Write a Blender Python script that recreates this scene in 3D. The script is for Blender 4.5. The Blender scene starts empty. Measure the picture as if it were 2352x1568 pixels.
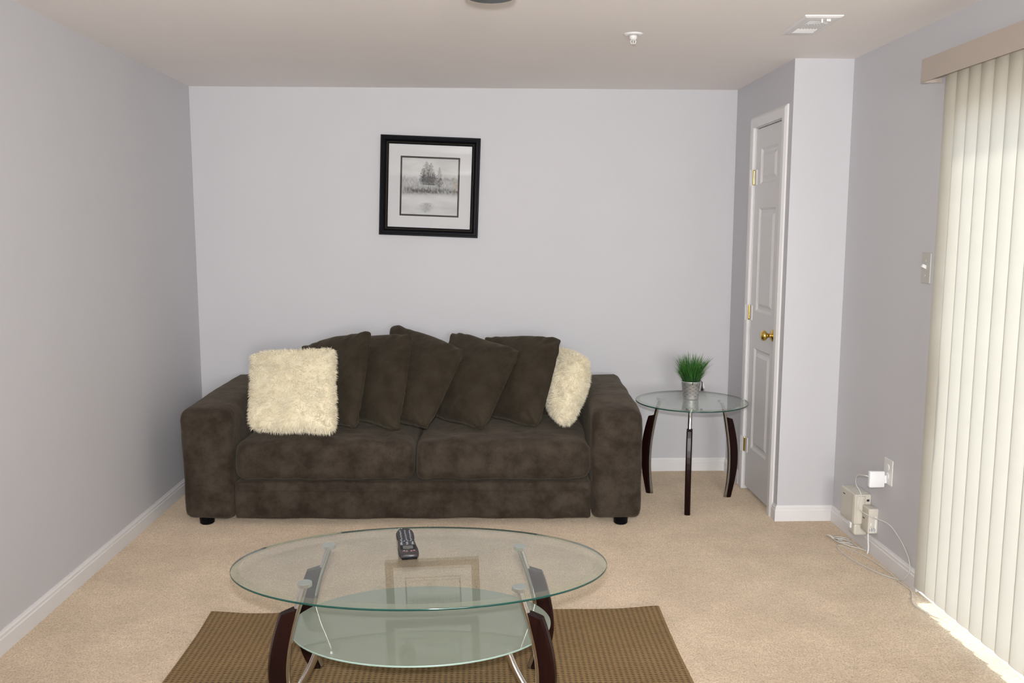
import bpy, bmesh, math, random
import numpy as np
from mathutils import Vector, Matrix, noise
random.seed(7); RNG = np.random.default_rng(7)
S = bpy.context.scene
COL = S.collection

# ------------------------------------------------------------------ camera
H_CAM = 1.486
ROOM_L, ROOM_R, ROOM_B, ROOM_H = -1.708, 1.807, 5.273, 2.317
CLX, CLY = 1.515, 4.313          # closet side face x, closet front face y
ROOM_F = -3.0
cd = bpy.data.cameras.new('camera'); cam = bpy.data.objects.new('camera', cd); COL.objects.link(cam)
cd.sensor_width = 36.0; cd.lens = 2001.1 * 36 / 2352; cd.clip_start = 0.02
pi_, ya, ro = -0.12633, 0.03335, 0.00165
fw = Vector((math.sin(ya)*math.cos(pi_), math.cos(ya)*math.cos(pi_), math.sin(pi_)))
r0 = Vector((math.cos(ya), -math.sin(ya), 0)); u0 = r0.cross(fw)
rr = r0*math.cos(ro) + u0*math.sin(ro); uu = -r0*math.sin(ro) + u0*math.cos(ro)
M = Matrix((rr, uu, -fw)).transposed().to_4x4(); M.translation = (0, 0, H_CAM)
cam.matrix_world = M
S.camera = cam

# ------------------------------------------------------------------ light and exposure
S.view_settings.view_transform = 'Standard'; S.view_settings.look = 'None'
S.view_settings.gamma = 1; S.view_settings.use_curve_mapping = False
S.view_settings.exposure = 0.92
S.cycles.max_bounces = 10; S.cycles.transparent_max_bounces = 24
S.cycles.diffuse_bounces = 6; S.cycles.glossy_bounces = 5; S.cycles.transmission_bounces = 6
S.cycles.sample_clamp_indirect = 6.0
S.cycles.caustics_reflective = False; S.cycles.caustics_refractive = False
W = bpy.data.worlds.new('outdoors'); S.world = W; W.use_nodes = True
W.node_tree.nodes['Background'].inputs[0].default_value = (0.72, 0.85, 1.0, 1)
W.node_tree.nodes['Background'].inputs[1].default_value = 3.6

def light(name, typ, loc, target, energy, color=(1, 1, 1), size=None, size_y=None, angle=None):
    ld = bpy.data.lights.new(name, typ); ld.energy = energy; ld.color = color
    if typ == 'AREA':
        ld.size = size
        if size_y: ld.shape = 'RECTANGLE'; ld.size_y = size_y
    if typ == 'SPOT':
        ld.spot_size = math.radians(102); ld.spot_blend = 1.0; ld.shadow_soft_size = size
    if typ == 'SUN': ld.angle = math.radians(angle)
    o = bpy.data.objects.new(name, ld); COL.objects.link(o)
    o.location = loc
    o.rotation_euler = (Vector(target) - Vector(loc)).to_track_quat('-Z', 'Y').to_euler()
    return o
light('sun', 'SUN', (8, 3, 8), (8-5.2, 3+.3, 8-7.8), 6.0, (1.0, 0.95, 0.86), angle=6)
light('camera_flash', 'SPOT', (0.0, -0.02, H_CAM+0.13), (0.10, 4.5, 1.42), 202, (0.975, 0.985, 1.0), size=0.035)
# added fill light from behind the photographer, set at an invented window
light('rear_fill', 'AREA', (0.78, ROOM_F+0.08, 1.40), (0.3, 2.0, 1.3), 58, (1.0, 0.93, 0.87), size=1.4, size_y=1.2)

# ------------------------------------------------------------------ material helpers
def srgb(r, g, b):
    f = lambda c: (c/255/12.92) if c/255 <= 0.04045 else ((c/255+0.055)/1.055)**2.4
    return (f(r), f(g), f(b), 1)
class Mt:
    def __init__(s, name):
        s.m = bpy.data.materials.new(name); s.m.use_nodes = True
        s.t = s.m.node_tree; s.n = s.t.nodes; s.n.clear()
        s.out = s.n.new('ShaderNodeOutputMaterial')
    def new(s, t, **k):
        n = s.n.new(t)
        for a, v in k.items(): setattr(n, a, v)
        return n
    def ln(s, a, b): s.t.links.new(a, b)
def coords(M_, scale=(1, 1, 1), kind='Object'):
    tc = M_.new('ShaderNodeTexCoord'); mp = M_.new('ShaderNodeMapping')
    mp.inputs['Scale'].default_value = scale
    M_.ln(tc.outputs[kind], mp.inputs['Vector']); return mp.outputs[0]
def ntex(M_, vec, scale, detail=2, rough=.5):
    n = M_.new('ShaderNodeTexNoise'); n.inputs['Scale'].default_value = scale
    n.inputs['Detail'].default_value = detail; n.inputs['Roughness'].default_value = rough
    M_.ln(vec, n.inputs['Vector']); return n.outputs['Fac']
def ramp(M_, fac, stops):
    r = M_.new('ShaderNodeValToRGB'); e = r.color_ramp.elements
    while len(e) < len(stops): e.new(0.5)
    for k, (p, c) in enumerate(stops): e[k].position = p; e[k].color = c
    M_.ln(fac, r.inputs[0]); return r.outputs[0]
def bump(M_, h, strength, dist, normal=None):
    b = M_.new('ShaderNodeBump'); b.inputs['Strength'].default_value = strength
    b.inputs['Distance'].default_value = dist; M_.ln(h, b.inputs['Height'])
    if normal: M_.ln(normal, b.inputs['Normal'])
    return b.outputs[0]
def principled(name, color, rough=.6, metal=0, noise_amt=0, nscale=40, bump_s=0, bump_d=.002, bscale=None, spec=.5, sheen=0, coat=0):
    q = Mt(name); p = q.new('ShaderNodeBsdfPrincipled')
    p.inputs['Roughness'].default_value = rough; p.inputs['Metallic'].default_value = metal
    p.inputs['Specular IOR Level'].default_value = spec
    if sheen: p.inputs['Sheen Weight'].default_value = sheen; p.inputs['Sheen Roughness'].default_value = .45
    if coat: p.inputs['Coat Weight'].default_value = coat; p.inputs['Coat Roughness'].default_value = .08
    v = coords(q)
    c0 = tuple(max(0, x*(1-noise_amt)) for x in color[:3])+(1,); c1 = tuple(x*(1+noise_amt) for x in color[:3])+(1,)
    f = ntex(q, v, nscale, 3)
    q.ln(ramp(q, f, [(.3, c0), (.7, c1)]), p.inputs['Base Color'])
    if bump_s: q.ln(bump(q, ntex(q, v, bscale or nscale*6, 3), bump_s, bump_d), p.inputs['Normal'])
    q.ln(p.outputs[0], q.out.inputs[0]); return q.m

MAT = {}
MAT['wall'] = principled('wall_paint', (.59, .588, .612), .55, noise_amt=.012, nscale=1.5, bump_s=.12, bump_d=.001, bscale=260, spec=.25)
MAT['ceiling'] = principled('ceiling_paint', (.90, .86, .835), .8, noise_amt=.012, nscale=1.5, bump_s=.15, bump_d=.001, bscale=200, spec=.2)
MAT['trim'] = principled('white_trim_paint', (.78, .77, .77), .35, noise_amt=.01, nscale=5, spec=.4)
MAT['door'] = principled('door_paint', (.72, .71, .71), .4, noise_amt=.01, nscale=5, spec=.4)
MAT['plastic'] = principled('white_plastic', (.74, .73, .71), .35, noise_amt=.01)
MAT['charger'] = principled('bright_white_plastic', (.85, .86, .87), .25, noise_amt=.005)
MAT['beige_plastic'] = principled('ivory_plastic', (.66, .63, .55), .4, noise_amt=.01)
MAT['switch_plate'] = principled('grey_ivory_plastic', (.50, .49, .45), .4, noise_amt=.01)
MAT['cord'] = principled('white_cord', (.66, .66, .63), .45, noise_amt=.02)
MAT['dark'] = principled('dark_plastic', (.02, .02, .025), .4, noise_amt=.05)
MAT['brass'] = principled('polished_brass', (.80, .56, .16), .18, metal=1, noise_amt=.03)
MAT['chrome'] = principled('chrome', (.62, .60, .58), .16, metal=1, noise_amt=.02)
MAT['steel'] = principled('satin_steel_pad', (.72, .75, .74), .28, metal=1, noise_amt=.02)
MAT['galv'] = principled('galvanised_metal', (.74, .74, .74), .42, metal=.8, noise_amt=.06, nscale=60)
MAT['black_gloss'] = principled('black_gloss', (.004, .004, .005), .25, noise_amt=.05, spec=.12)
MAT['frame'] = principled('black_frame_lacquer', (.004, .004, .006), .42, noise_amt=.05, spec=.09)
MAT['frame_bead'] = principled('frame_bead_gilt', (.10, .09, .06), .35, metal=.5, noise_amt=.05)
MAT['matboard'] = principled('mat_board', (.70, .71, .73), .8, noise_amt=.01)
MAT['beige_val'] = principled('valance_vinyl', (.47, .405, .35), .55, noise_amt=.01, nscale=8)
MAT['exterior'] = principled('patio_concrete', (.62, .60, .56), .9, noise_amt=.1)
MAT['siding'] = principled('balcony_underside', (.35, .33, .30), .8, noise_amt=.05)

def wood_mat():
    q = Mt('dark_cherry_wood'); p = q.new('ShaderNodeBsdfPrincipled')
    v = coords(q, (60, 60, 4)); f = ntex(q, v, 1.0, 4)
    q.ln(ramp(q, f, [(.25, (.006, .0015, .0015, 1)), (.75, (.017, .004, .003, 1))]), p.inputs['Base Color'])
    p.inputs['Roughness'].default_value = .33; p.inputs['Specular IOR Level'].default_value = .22; p.inputs['Coat Weight'].default_value = .03; p.inputs['Coat Roughness'].default_value = .2
    q.ln(p.outputs[0], q.out.inputs[0]); return q.m
MAT['wood'] = wood_mat()

def carpet_mat():
    q = Mt('beige_carpet_pile'); p = q.new('ShaderNodeBsdfPrincipled')
    v = coords(q); f1 = ntex(q, v, 150, 4, .75); f2 = ntex(q, v, 4.2, 5, .65); f3 = ntex(q, v, 45, 3, .6)
    a = ramp(q, f1, [(.33, (.255, .18, .115, 1)), (.46, (.565, .445, .32, 1)), (.68, (.79, .675, .53, 1))])
    b = ramp(q, f2, [(.32, (.86, .85, .84, 1)), (.66, (1.08, 1.08, 1.08, 1))])
    c = ramp(q, f3, [(.30, (.86, .85, .84, 1)), (.65, (1.05, 1.05, 1.05, 1))])
    m = q.new('ShaderNodeMix', data_type='RGBA', blend_type='MULTIPLY'); m.inputs[0].default_value = 1
    q.ln(a, m.inputs[6]); q.ln(b, m.inputs[7])
    m2 = q.new('ShaderNodeMix', data_type='RGBA', blend_type='MULTIPLY'); m2.inputs[0].default_value = 1
    q.ln(m.outputs[2], m2.inputs[6]); q.ln(c, m2.inputs[7])
    q.ln(m2.outputs[2], p.inputs['Base Color'])
    p.inputs['Roughness'].default_value = .95; p.inputs['Specular IOR Level'].default_value = .1
    p.inputs['Sheen Weight'].default_value = .5; p.inputs['Sheen Tint'].default_value = (1, .86, .68, 1); p.inputs['Diffuse Roughness'].default_value = 1.0
    q.ln(bump(q, f1, .9, .006, bump(q, f3, .6, .012)), p.inputs['Normal'])
    q.ln(p.outputs[0], q.out.inputs[0]); return q.m
MAT['carpet'] = carpet_mat()

def rug_mat():
    q = Mt('woven_brown_rug'); p = q.new('ShaderNodeBsdfPrincipled')
    v = coords(q)
    w1 = q.new('ShaderNodeTexWave', wave_type='BANDS', bands_direction='X'); w1.inputs['Scale'].default_value = 16.0
    w1.inputs['Distortion'].default_value = .35; w1.inputs['Detail Scale'].default_value = 3
    w2 = q.new('ShaderNodeTexWave', wave_type='BANDS', bands_direction='Y'); w2.inputs['Scale'].default_value = 26.0
    w2.inputs['Distortion'].default_value = .5; w2.inputs['Detail Scale'].default_value = 4
    q.ln(v, w1.inputs[0]); q.ln(v, w2.inputs[0])
    mu = q.new('ShaderNodeMath', operation='MULTIPLY'); q.ln(w1.outputs['Fac'], mu.inputs[0]); q.ln(w2.outputs['Fac'], mu.inputs[1])
    nz = ntex(q, v, 220, 3, .7)
    ad = q.new('ShaderNodeMath', operation='MULTIPLY_ADD'); q.ln(nz, ad.inputs[0]); ad.inputs[1].default_value = .45
    q.ln(mu.outputs[0], ad.inputs[2])
    a = ramp(q, ad.outputs[0], [(.18, (.27, .18, .088, 1)), (.55, (.245, .16, .077, 1)), (.95, (.11, .075, .044, 1))])
    f2 = ramp(q, ntex(q, v, 3, 3), [(.3, (.9, .9, .9, 1)), (.7, (1.08, 1.08, 1.08, 1))])
    m = q.new('ShaderNodeMix', data_type='RGBA', blend_type='MULTIPLY'); m.inputs[0].default_value = 1
    q.ln(a, m.inputs[6]); q.ln(f2, m.inputs[7]); q.ln(m.outputs[2], p.inputs['Base Color'])
    p.inputs['Roughness'].default_value = .9; p.inputs['Specular IOR Level'].default_value = .15
    inv = q.new('ShaderNodeMath', operation='SUBTRACT'); inv.inputs[0].default_value = 1; q.ln(ad.outputs[0], inv.inputs[1])
    q.ln(bump(q, inv.outputs[0], .6, .004), p.inputs['Normal'])
    q.ln(p.outputs[0], q.out.inputs[0]); return q.m
MAT['rug'] = rug_mat()

def suede_mat(name, dark, lite):
    q = Mt(name); p = q.new('ShaderNodeBsdfPrincipled')
    v = coords(q); f1 = ntex(q, v, 8.5, 7, .68); f2 = ntex(q, v, 420, 2)
    vs = coords(q, (26, 26, 5)); f3 = ntex(q, vs, 1.0, 3, .6)
    a = ramp(q, f1, [(.38, dark), (.5, tuple((x+y)/2 for x, y in zip(dark, lite))), (.62, lite)])
    b = ramp(q, f2, [(.3, (.82, .82, .82, 1)), (.7, (1.15, 1.15, 1.15, 1))])
    m = q.new('ShaderNodeMix', data_type='RGBA', blend_type='MULTIPLY'); m.inputs[0].default_value = 1
    q.ln(a, m.inputs[6]); q.ln(b, m.inputs[7]); q.ln(m.outputs[2], p.inputs['Base Color'])
    p.inputs['Roughness'].default_value = .85; p.inputs['Specular IOR Level'].default_value = .12
    p.inputs['Sheen Weight'].default_value = .12; p.inputs['Sheen Roughness'].default_value = .5
    p.inputs['Sheen Tint'].default_value = (.9, .78, .62, 1)
    q.ln(bump(q, f2, .15, .001, bump(q, f3, .25, .012, bump(q, f1, .35, .015))), p.inputs['Normal'])
    q.ln(p.outputs[0], q.out.inputs[0]); return q.m
MAT['suede'] = suede_mat('brown_suede', (.030, .022, .0155, 1), (.063, .050, .037, 1))
MAT['suede_pillow'] = suede_mat('brown_corduroy_pillow', (.029, .0225, .0145, 1), (.045, .036, .024, 1))
MAT['fur'] = principled('cream_fur', (.84, .775, .60), .75, noise_amt=.06, nscale=9, spec=.2, sheen=.3)

def thin_glass(name, tint, rough=0.0, haze=0.0, hazecol=(.6, .68, .62, 1)):
    q = Mt(name)
    tr = q.new('ShaderNodeBsdfTransparent'); tr.inputs[0].default_value = tint
    gl = q.new('ShaderNodeBsdfGlossy'); gl.inputs['Roughness'].default_value = rough; gl.inputs['Color'].default_value = (.95, 1, .98, 1)
    fr = q.new('ShaderNodeFresnel'); fr.inputs[0].default_value = 1.5
    nz = ntex(q, coords(q), 3, 1); q.ln(bump(q, nz, .02, .001), gl.inputs['Normal'])
    mx = q.new('ShaderNodeMixShader')
    # the faces of a slab: the same Fresnel term whichever way the face looks
    geo = q.new('ShaderNodeNewGeometry')
    dot = q.new('ShaderNodeVectorMath', operation='DOT_PRODUCT'); q.ln(geo.outputs['Incoming'], dot.inputs[0]); q.ln(geo.outputs['Normal'], dot.inputs[1])
    ab = q.new('ShaderNodeMath', operation='ABSOLUTE'); q.ln(dot.outputs['Value'], ab.inputs[0])
    om = q.new('ShaderNodeMath', operation='SUBTRACT'); om.inputs[0].default_value = 1; q.ln(ab.outputs[0], om.inputs[1])
    pw = q.new('ShaderNodeMath', operation='POWER'); q.ln(om.outputs[0], pw.inputs[0]); pw.inputs[1].default_value = 5
    ma = q.new('ShaderNodeMath', operation='MULTIPLY_ADD'); q.ln(pw.outputs[0], ma.inputs[0]); ma.inputs[1].default_value = .96; ma.inputs[2].default_value = .04
    q.n.remove(fr)
    base = tr.outputs[0]
    if haze:
        df = q.new('ShaderNodeBsdfDiffuse'); df.inputs[0].default_value = hazecol
        tl = q.new('ShaderNodeBsdfTranslucent'); tl.inputs[0].default_value = hazecol
        a = q.new('ShaderNodeMixShader'); a.inputs[0].default_value = .45; q.ln(df.outputs[0], a.inputs[1]); q.ln(tl.outputs[0], a.inputs[2])
        h = q.new('ShaderNodeMixShader'); h.inputs[0].default_value = haze; q.ln(base, h.inputs[1]); q.ln(a.outputs[0], h.inputs[2]); base = h.outputs[0]
    q.ln(ma.outputs[0], mx.inputs[0]); q.ln(base, mx.inputs[1]); q.ln(gl.outputs[0], mx.inputs[2])
    q.ln(mx.outputs[0], q.out.inputs[0]); return q.m
MAT['glass'] = thin_glass('clear_table_glass', (.96, .975, .962, 1), haze=.018, hazecol=(.62, .66, .58, 1))
MAT['bevel_glass'] = thin_glass('bevelled_glass_rim', (.89, .92, .87, 1), rough=.02, haze=.22, hazecol=(.62, .66, .56, 1))
MAT['frosted'] = thin_glass('frosted_shelf_glass', (.88, .93, .88, 1), rough=.03, haze=.62, hazecol=(.54, .60, .52, 1))
MAT['glass_edge'] = principled('green_glass_edge', (.006, .055, .045), .1, noise_amt=.1, spec=.7)
MAT['frost_edge'] = principled('pale_green_glass_edge', (.30, .41, .36), .3, noise_amt=.05)
MAT['window_glass'] = thin_glass('window_glass', (.96, .98, .97, 1))
MAT['picture_glass'] = thin_glass('picture_glass', (.98, .98, .98, 1), rough=.01)

def slat_mat():
    q = Mt('translucent_vinyl_slat')
    d = q.new('ShaderNodeBsdfDiffuse'); t = q.new('ShaderNodeBsdfTranslucent')
    v = coords(q); c = ramp(q, ntex(q, v, 6, 2), [(.3, (.53, .495, .41, 1)), (.7, (.56, .525, .44, 1))])
    q.ln(c, d.inputs[0]); t.inputs[0].default_value = (.80, .745, .685, 1)
    m = q.new('ShaderNodeMixShader'); m.inputs[0].default_value = .125
    q.ln(d.outputs[0], m.inputs[1]); q.ln(t.outputs[0], m.inputs[2])
    g = q.new('ShaderNodeBsdfGlossy'); g.inputs['Roughness'].default_value = .35
    m2 = q.new('ShaderNodeMixShader'); m2.inputs[0].default_value = .03
    q.ln(m.outputs[0], m2.inputs[1]); q.ln(g.outputs[0], m2.inputs[2])
    q.ln(m2.outputs[0], q.out.inputs[0]); return q.m
MAT['slat'] = slat_mat()
def grass_mat():
    q = Mt('green_grass_blade'); p = q.new('ShaderNodeBsdfPrincipled')
    at = q.new('ShaderNodeAttribute'); at.attribute_name = 'shade'
    q.ln(ramp(q, at.outputs['Fac'], [(0, (.006, .028, .009, 1)), (.5, (.022, .10, .016, 1)), (1, (.09, .28, .04, 1))]), p.inputs['Base Color'])
    p.inputs['Roughness'].default_value = .5
    q.ln(p.outputs[0], q.out.inputs[0]); return q.m
MAT['grass'] = grass_mat()

# ------------------------------------------------------------------ object helpers
def tag(o, label=None, cat=None, group=None, kind=None):
    for k, v in (('label', label), ('category', cat), ('group', group), ('kind', kind)):
        if v: o[k] = v
    return o
def thing(name, loc, rz=0, label=None, cat=None, group=None):
    o = bpy.data.objects.new(name, None); COL.objects.link(o); o.empty_display_size = .05
    o.location = loc; o.rotation_euler = (0, 0, rz); return tag(o, label, cat, group)
def obj(name, bm, mat, parent=None, smooth=False, loc=None, mats=None, bevel=0, fix=True):
    me = bpy.data.meshes.new(name)
    if isinstance(bm, tuple): me.from_pydata(*bm)
    else:
        if fix: bmesh.ops.recalc_face_normals(bm, faces=bm.faces)
        bm.to_mesh(me); bm.free()
    for m in (mats or [mat]): me.materials.append(MAT[m] if isinstance(m, str) else m)
    if smooth:
        for p in me.polygons: p.use_smooth = True
    o = bpy.data.objects.new(name, me); COL.objects.link(o)
    if parent: o.parent = parent
    if loc is not None: o.location = loc
    if bevel:
        b = o.modifiers.new('edge', 'BEVEL'); b.width = bevel; b.segments = 2; b.limit_method = 'ANGLE'
    return o
def dup(o, parent=None):
    c = o.copy(); COL.objects.link(c)
    if parent: c.parent = parent
    for ch in list(o.children): dup(ch, c)
    return c
def box(bm, x0, x1, y0, y1, z0, z1):
    vs = [bm.verts.new((x, y, z)) for x in (x0, x1) for y in (y0, y1) for z in (z0, z1)]
    for f in ((0, 1, 3, 2), (4, 6, 7, 5), (0, 4, 5, 1), (2, 3, 7, 6), (0, 2, 6, 4), (1, 5, 7, 3)):
        bm.faces.new([vs[i] for i in f])
    return vs
def boxm(*a):
    bm = bmesh.new(); box(bm, *a); return bm
def lathe(bm, prof, n=32, c=(0, 0), cap=True):
    rings = []
    for r, z in prof:
        rings.append([bm.verts.new((c[0]+r*math.cos(2*math.pi*i/n), c[1]+r*math.sin(2*math.pi*i/n), z)) for i in range(n)])
    for a, b in zip(rings, rings[1:]):
        for i in range(n): bm.faces.new((a[i], a[(i+1) % n], b[(i+1) % n], b[i]))
    if cap: bm.faces.new(rings[0]); bm.faces.new(rings[-1])
    return bm
def catmull(pts, k=8):
    P = [Vector(p) for p in pts]; P = [2*P[0]-P[1]]+P+[2*P[-1]-P[-2]]; out = []
    for i in range(1, len(P)-2):
        for j in range(k):
            t = j/k; a, b, c, d = P[i-1:i+3]
            out.append(.5*((2*b)+(c-a)*t+(2*a-5*b+4*c-d)*t*t+(3*b-a-3*c+d)*t**3))
    out.append(P[-2]); return out
def tube(bm, pts, r, n=10, k=8, smooth=True, rfun=None):
    path = catmull(pts, k) if smooth else [Vector(p) for p in pts]
    rings = []; up = None
    for i, p in enumerate(path):
        t = (path[min(i+1, len(path)-1)]-path[max(i-1, 0)]).normalized()
        if up is None: up = Vector((0, 0, 1)) if abs(t.z) < .9 else Vector((1, 0, 0))
        s = t.cross(up).normalized(); up = s.cross(t).normalized()
        q = r*(rfun(i/(len(path)-1)) if rfun else 1)
        rings.append([bm.verts.new(p+s*math.cos(2*math.pi*j/n)*q+up*math.sin(2*math.pi*j/n)*q) for j in range(n)])
    for a, b in zip(rings, rings[1:]):
        for j in range(n): bm.faces.new((a[j], a[(j+1) % n], b[(j+1) % n], b[j]))
    bm.faces.new(rings[0]); bm.faces.new(rings[-1]); return bm
def sweep(bm, path, prof):
    """prof: list of (a, b) offsets; path: list of (point, axis_a, axis_b)"""
    rings = [[bm.verts.new(Vector(p)+Vector(A)*a+Vector(B)*b) for a, b in prof] for p, A, B in path]
    n = len(prof)
    for r1, r2 in zip(rings, rings[1:]):
        for j in range(n): bm.faces.new((r1[j], r1[(j+1) % n], r2[(j+1) % n], r2[j]))
    bm.faces.new(rings[0]); bm.faces.new(rings[-1]); return bm
def soft_box(x0, x1, y0, y1, z0, z1, r, step=.03, disp=None):
    """rounded box as one subdivided mesh; disp(p, n) returns an extra offset"""
    bm = bmesh.new(); L = (x1-x0, y1-y0, z1-z0); c = Vector(((x0+x1)/2, (y0+y1)/2, (z0+z1)/2))
    cnt = [max(6, int(l/step)) for l in L]; vid = {}
    def axis(i, j):                       # denser rows near the edges
        t = j/cnt[i]; h = L[i]/2; e = min(r, h)
        m = 3
        if j <= m: return -h + e*(1-math.cos(math.pi/2*j/m))
        if j >= cnt[i]-m: return h - e*(1-math.cos(math.pi/2*(cnt[i]-j)/m))
        return -h+e+(2*h-2*e)*(j-m)/(cnt[i]-2*m)
    def V(k):
        if k in vid: return vid[k]
        p = Vector([axis(i, k[i]) for i in range(3)])
        q = Vector([max(-(L[i]/2-r), min(L[i]/2-r, p[i])) for i in range(3)])
        d = p-q
        n = d.normalized() if d.length > 1e-9 else Vector((0, 0, 1))
        w = q+n*r if d.length > 1e-9 else p
        w = w+c
        if disp: w = w+disp(w, n)
        vid[k] = bm.verts.new(w); return vid[k]
    for ax in range(3):
        a, b = [i for i in range(3) if i != ax]
        for side in (0, cnt[ax]):
            for i in range(cnt[a]):
                for j in range(cnt[b]):
                    ks = []
                    for (di, dj) in ((0, 0), (1, 0), (1, 1), (0, 1)):
                        k = [0, 0, 0]; k[ax] = side; k[a] = i+di; k[b] = j+dj; ks.append(tuple(k))
                    bm.faces.new([V(k) for k in ks])
    return bm
def nz(p, s, a): return a*noise.noise(Vector(p)*s)

# ------------------------------------------------------------------ room shell
def struct(name, bm, mat, **k): return tag(obj(name, bm, mat, **k), kind='structure')
T = .12
struct('floor', boxm(ROOM_L-T, ROOM_R+.0, ROOM_F-T, ROOM_B+T, -.08, 0), 'carpet')
struct('ceiling', boxm(ROOM_L-T, ROOM_R+T, ROOM_F-T, ROOM_B+T, ROOM_H, ROOM_H+.1), 'ceiling')
struct('wall_left', boxm(ROOM_L-T, ROOM_L, ROOM_F-T, ROOM_B+T, 0, ROOM_H), 'wall')
struct('wall_back', boxm(ROOM_L, CLX, ROOM_B, ROOM_B+T, 0, ROOM_H), 'wall')
# right wall with the patio door opening
DY0, DY1, DZ = 1.50, 3.405, 2.03
bm = bmesh.new()
box(bm, ROOM_R, ROOM_R+T, DY1, CLY+.1, 0, ROOM_H); box(bm, ROOM_R, ROOM_R+T, ROOM_F-T, DY0, 0, ROOM_H)
box(bm, ROOM_R, ROOM_R+T, DY0, DY1, DZ, ROOM_H)
struct('wall_right', bm, 'wall')
# wall behind the photographer with an opening for the invented window
bm = bmesh.new()
box(bm, ROOM_L, .05, ROOM_F-T, ROOM_F, 0, ROOM_H); box(bm, 1.50, ROOM_R, ROOM_F-T, ROOM_F, 0, ROOM_H)
box(bm, .05, 1.50, ROOM_F-T, ROOM_F, 0, .8); box(bm, .05, 1.50, ROOM_F-T, ROOM_F, 2.1, ROOM_H)
struct('wall_front', bm, 'wall')
bm = bmesh.new()
for a in ((.05, .11, .8, 2.1), (1.44, 1.50, .8, 2.1), (.75, .80, .8, 2.1), (.05, 1.50, .8, .86), (.05, 1.50, 2.04, 2.1)):
    box(bm, a[0], a[1], ROOM_F-.09, ROOM_F-.03, a[2], a[3])
w1 = struct('window_added', bm, 'trim')  # unseen window frame, added to go with the rear fill light
obj('pane', boxm(.11, 1.44, ROOM_F-.065, ROOM_F-.06, .86, 2.04), 'window_glass', w1)
# closet: front face, and side face with its door opening
DLY0, DLY1, DTOP = 4.436, 4.884, 2.045
bm = bmesh.new()
box(bm, CLX+.1, ROOM_R, CLY, CLY+.1, 0, ROOM_H)
struct('wall_closet_front', bm, 'wall')
bm = bmesh.new()
box(bm, CLX, CLX+.1, CLY, DLY0-.012, 0, ROOM_H); box(bm, CLX, CLX+.1, DLY1+.012, ROOM_B+T, 0, ROOM_H)
box(bm, CLX, CLX+.1, DLY0-.012, DLY1+.012, DTOP+.01, ROOM_H)
struct('wall_closet_side', bm, 'wall')
struct('wall_closet_inner', boxm(CLX+.1, ROOM_R, CLY+.1, CLY+.101, 0, ROOM_H), 'wall')
struct('wall_closet_right', boxm(ROOM_R, ROOM_R+T, CLY+.1, ROOM_B+T, 0, ROOM_H), 'wall')
# baseboards: profile (out, up)
BP = [(0, 0), (.013, 0), (.013, .056), (.010, .060), (.010, .070), (.006, .074), (.004, .081), (0, .081)]
def baseboard(name, a, b, n, m0=0, m1=0):
    """a,b ends on the wall; n outward normal; m0/m1 = +1 inside mitre, -1 outside mitre"""
    a, b, n = Vector(a), Vector(b), Vector(n); d = (b-a).normalized(); bm = bmesh.new(); rings = []
    for p, s, m in ((a, 1, m0), (b, -1, m1)):
        rings.append([bm.verts.new(p+n*o+Vector((0, 0, u))+d*s*m*o) for o, u in BP])
    k = len(BP)
    for j in range(k): bm.faces.new((rings[0][j], rings[0][(j+1) % k], rings[1][(j+1) % k], rings[1][j]))
    bm.faces.new(rings[0]); bm.faces.new(rings[1])
    return struct(name, bm, 'trim')
baseboard('baseboard_left', (ROOM_L, ROOM_F, 0), (ROOM_L, ROOM_B, 0), (1, 0, 0), 1, 1)
baseboard('baseboard_back', (ROOM_L, ROOM_B, 0), (CLX, ROOM_B, 0), (0, -1, 0), 1, 1)
baseboard('baseboard_closet_rear', (CLX, DLY1+.085, 0), (CLX, ROOM_B, 0), (-1, 0, 0), 0, 1)
baseboard('baseboard_closet_side', (CLX, CLY, 0), (CLX, DLY0-.075, 0), (-1, 0, 0), -1, 0)
baseboard('baseboard_closet_front', (CLX, CLY, 0), (ROOM_R, CLY, 0), (0, -1, 0), -1, 1)
baseboard('baseboard_right', (ROOM_R, DY1+.002, 0), (ROOM_R, CLY, 0), (-1, 0, 0), 0, 1)
baseboard('baseboard_front', (ROOM_L, ROOM_F, 0), (ROOM_R, ROOM_F, 0), (0, 1, 0), 1, 1)

# closet door casing (trim_1) and door_1
CP = [(0, 0), (.014, 0), (.017, .012), (.017, .045), (.008, .060), (0, .060)]   # (out, away from opening)
def casing():
    bm = bmesh.new()
    y0, y1, z1 = DLY0-.006, DLY1+.006, DTOP+.006
    pts = [((y0, 0), (-1, 0)), ((y0, z1), (-1, 1)), ((y1, z1), (1, 1)), ((y1, 0), (1, 0))]
    rings = [[bm.verts.new((CLX-o, p[0]+d[0]*w, p[1]+d[1]*w)) for o, w in CP] for p, d in pts]
    k = len(CP)
    for a, b in zip(rings, rings[1:]):
        for j in range(k): bm.faces.new((a[j], a[(j+1) % k], b[(j+1) % k], b[j]))
    bm.faces.new(rings[0]); bm.faces.new(rings[-1])
    return bm
struct('trim_1', casing(), 'trim')
bm = bmesh.new()
box(bm, CLX+.001, CLX+.099, DLY0-.0115, DLY0-.004, 0, DTOP+.009); box(bm, CLX+.001, CLX+.099, DLY1+.004, DLY1+.0115, 0, DTOP+.009)
box(bm, CLX+.001, CLX+.099, DLY0-.004, DLY1+.004, DTOP+.002, DTOP+.009)
struct('trim_2', bm, 'trim')
struct('wall_closet_shade', boxm(CLX+.09, CLX+.098, DLY0-.004, DLY1+.004, 0, DTOP), 'dark')  # dark sheet standing in for the shade inside the closet
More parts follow.
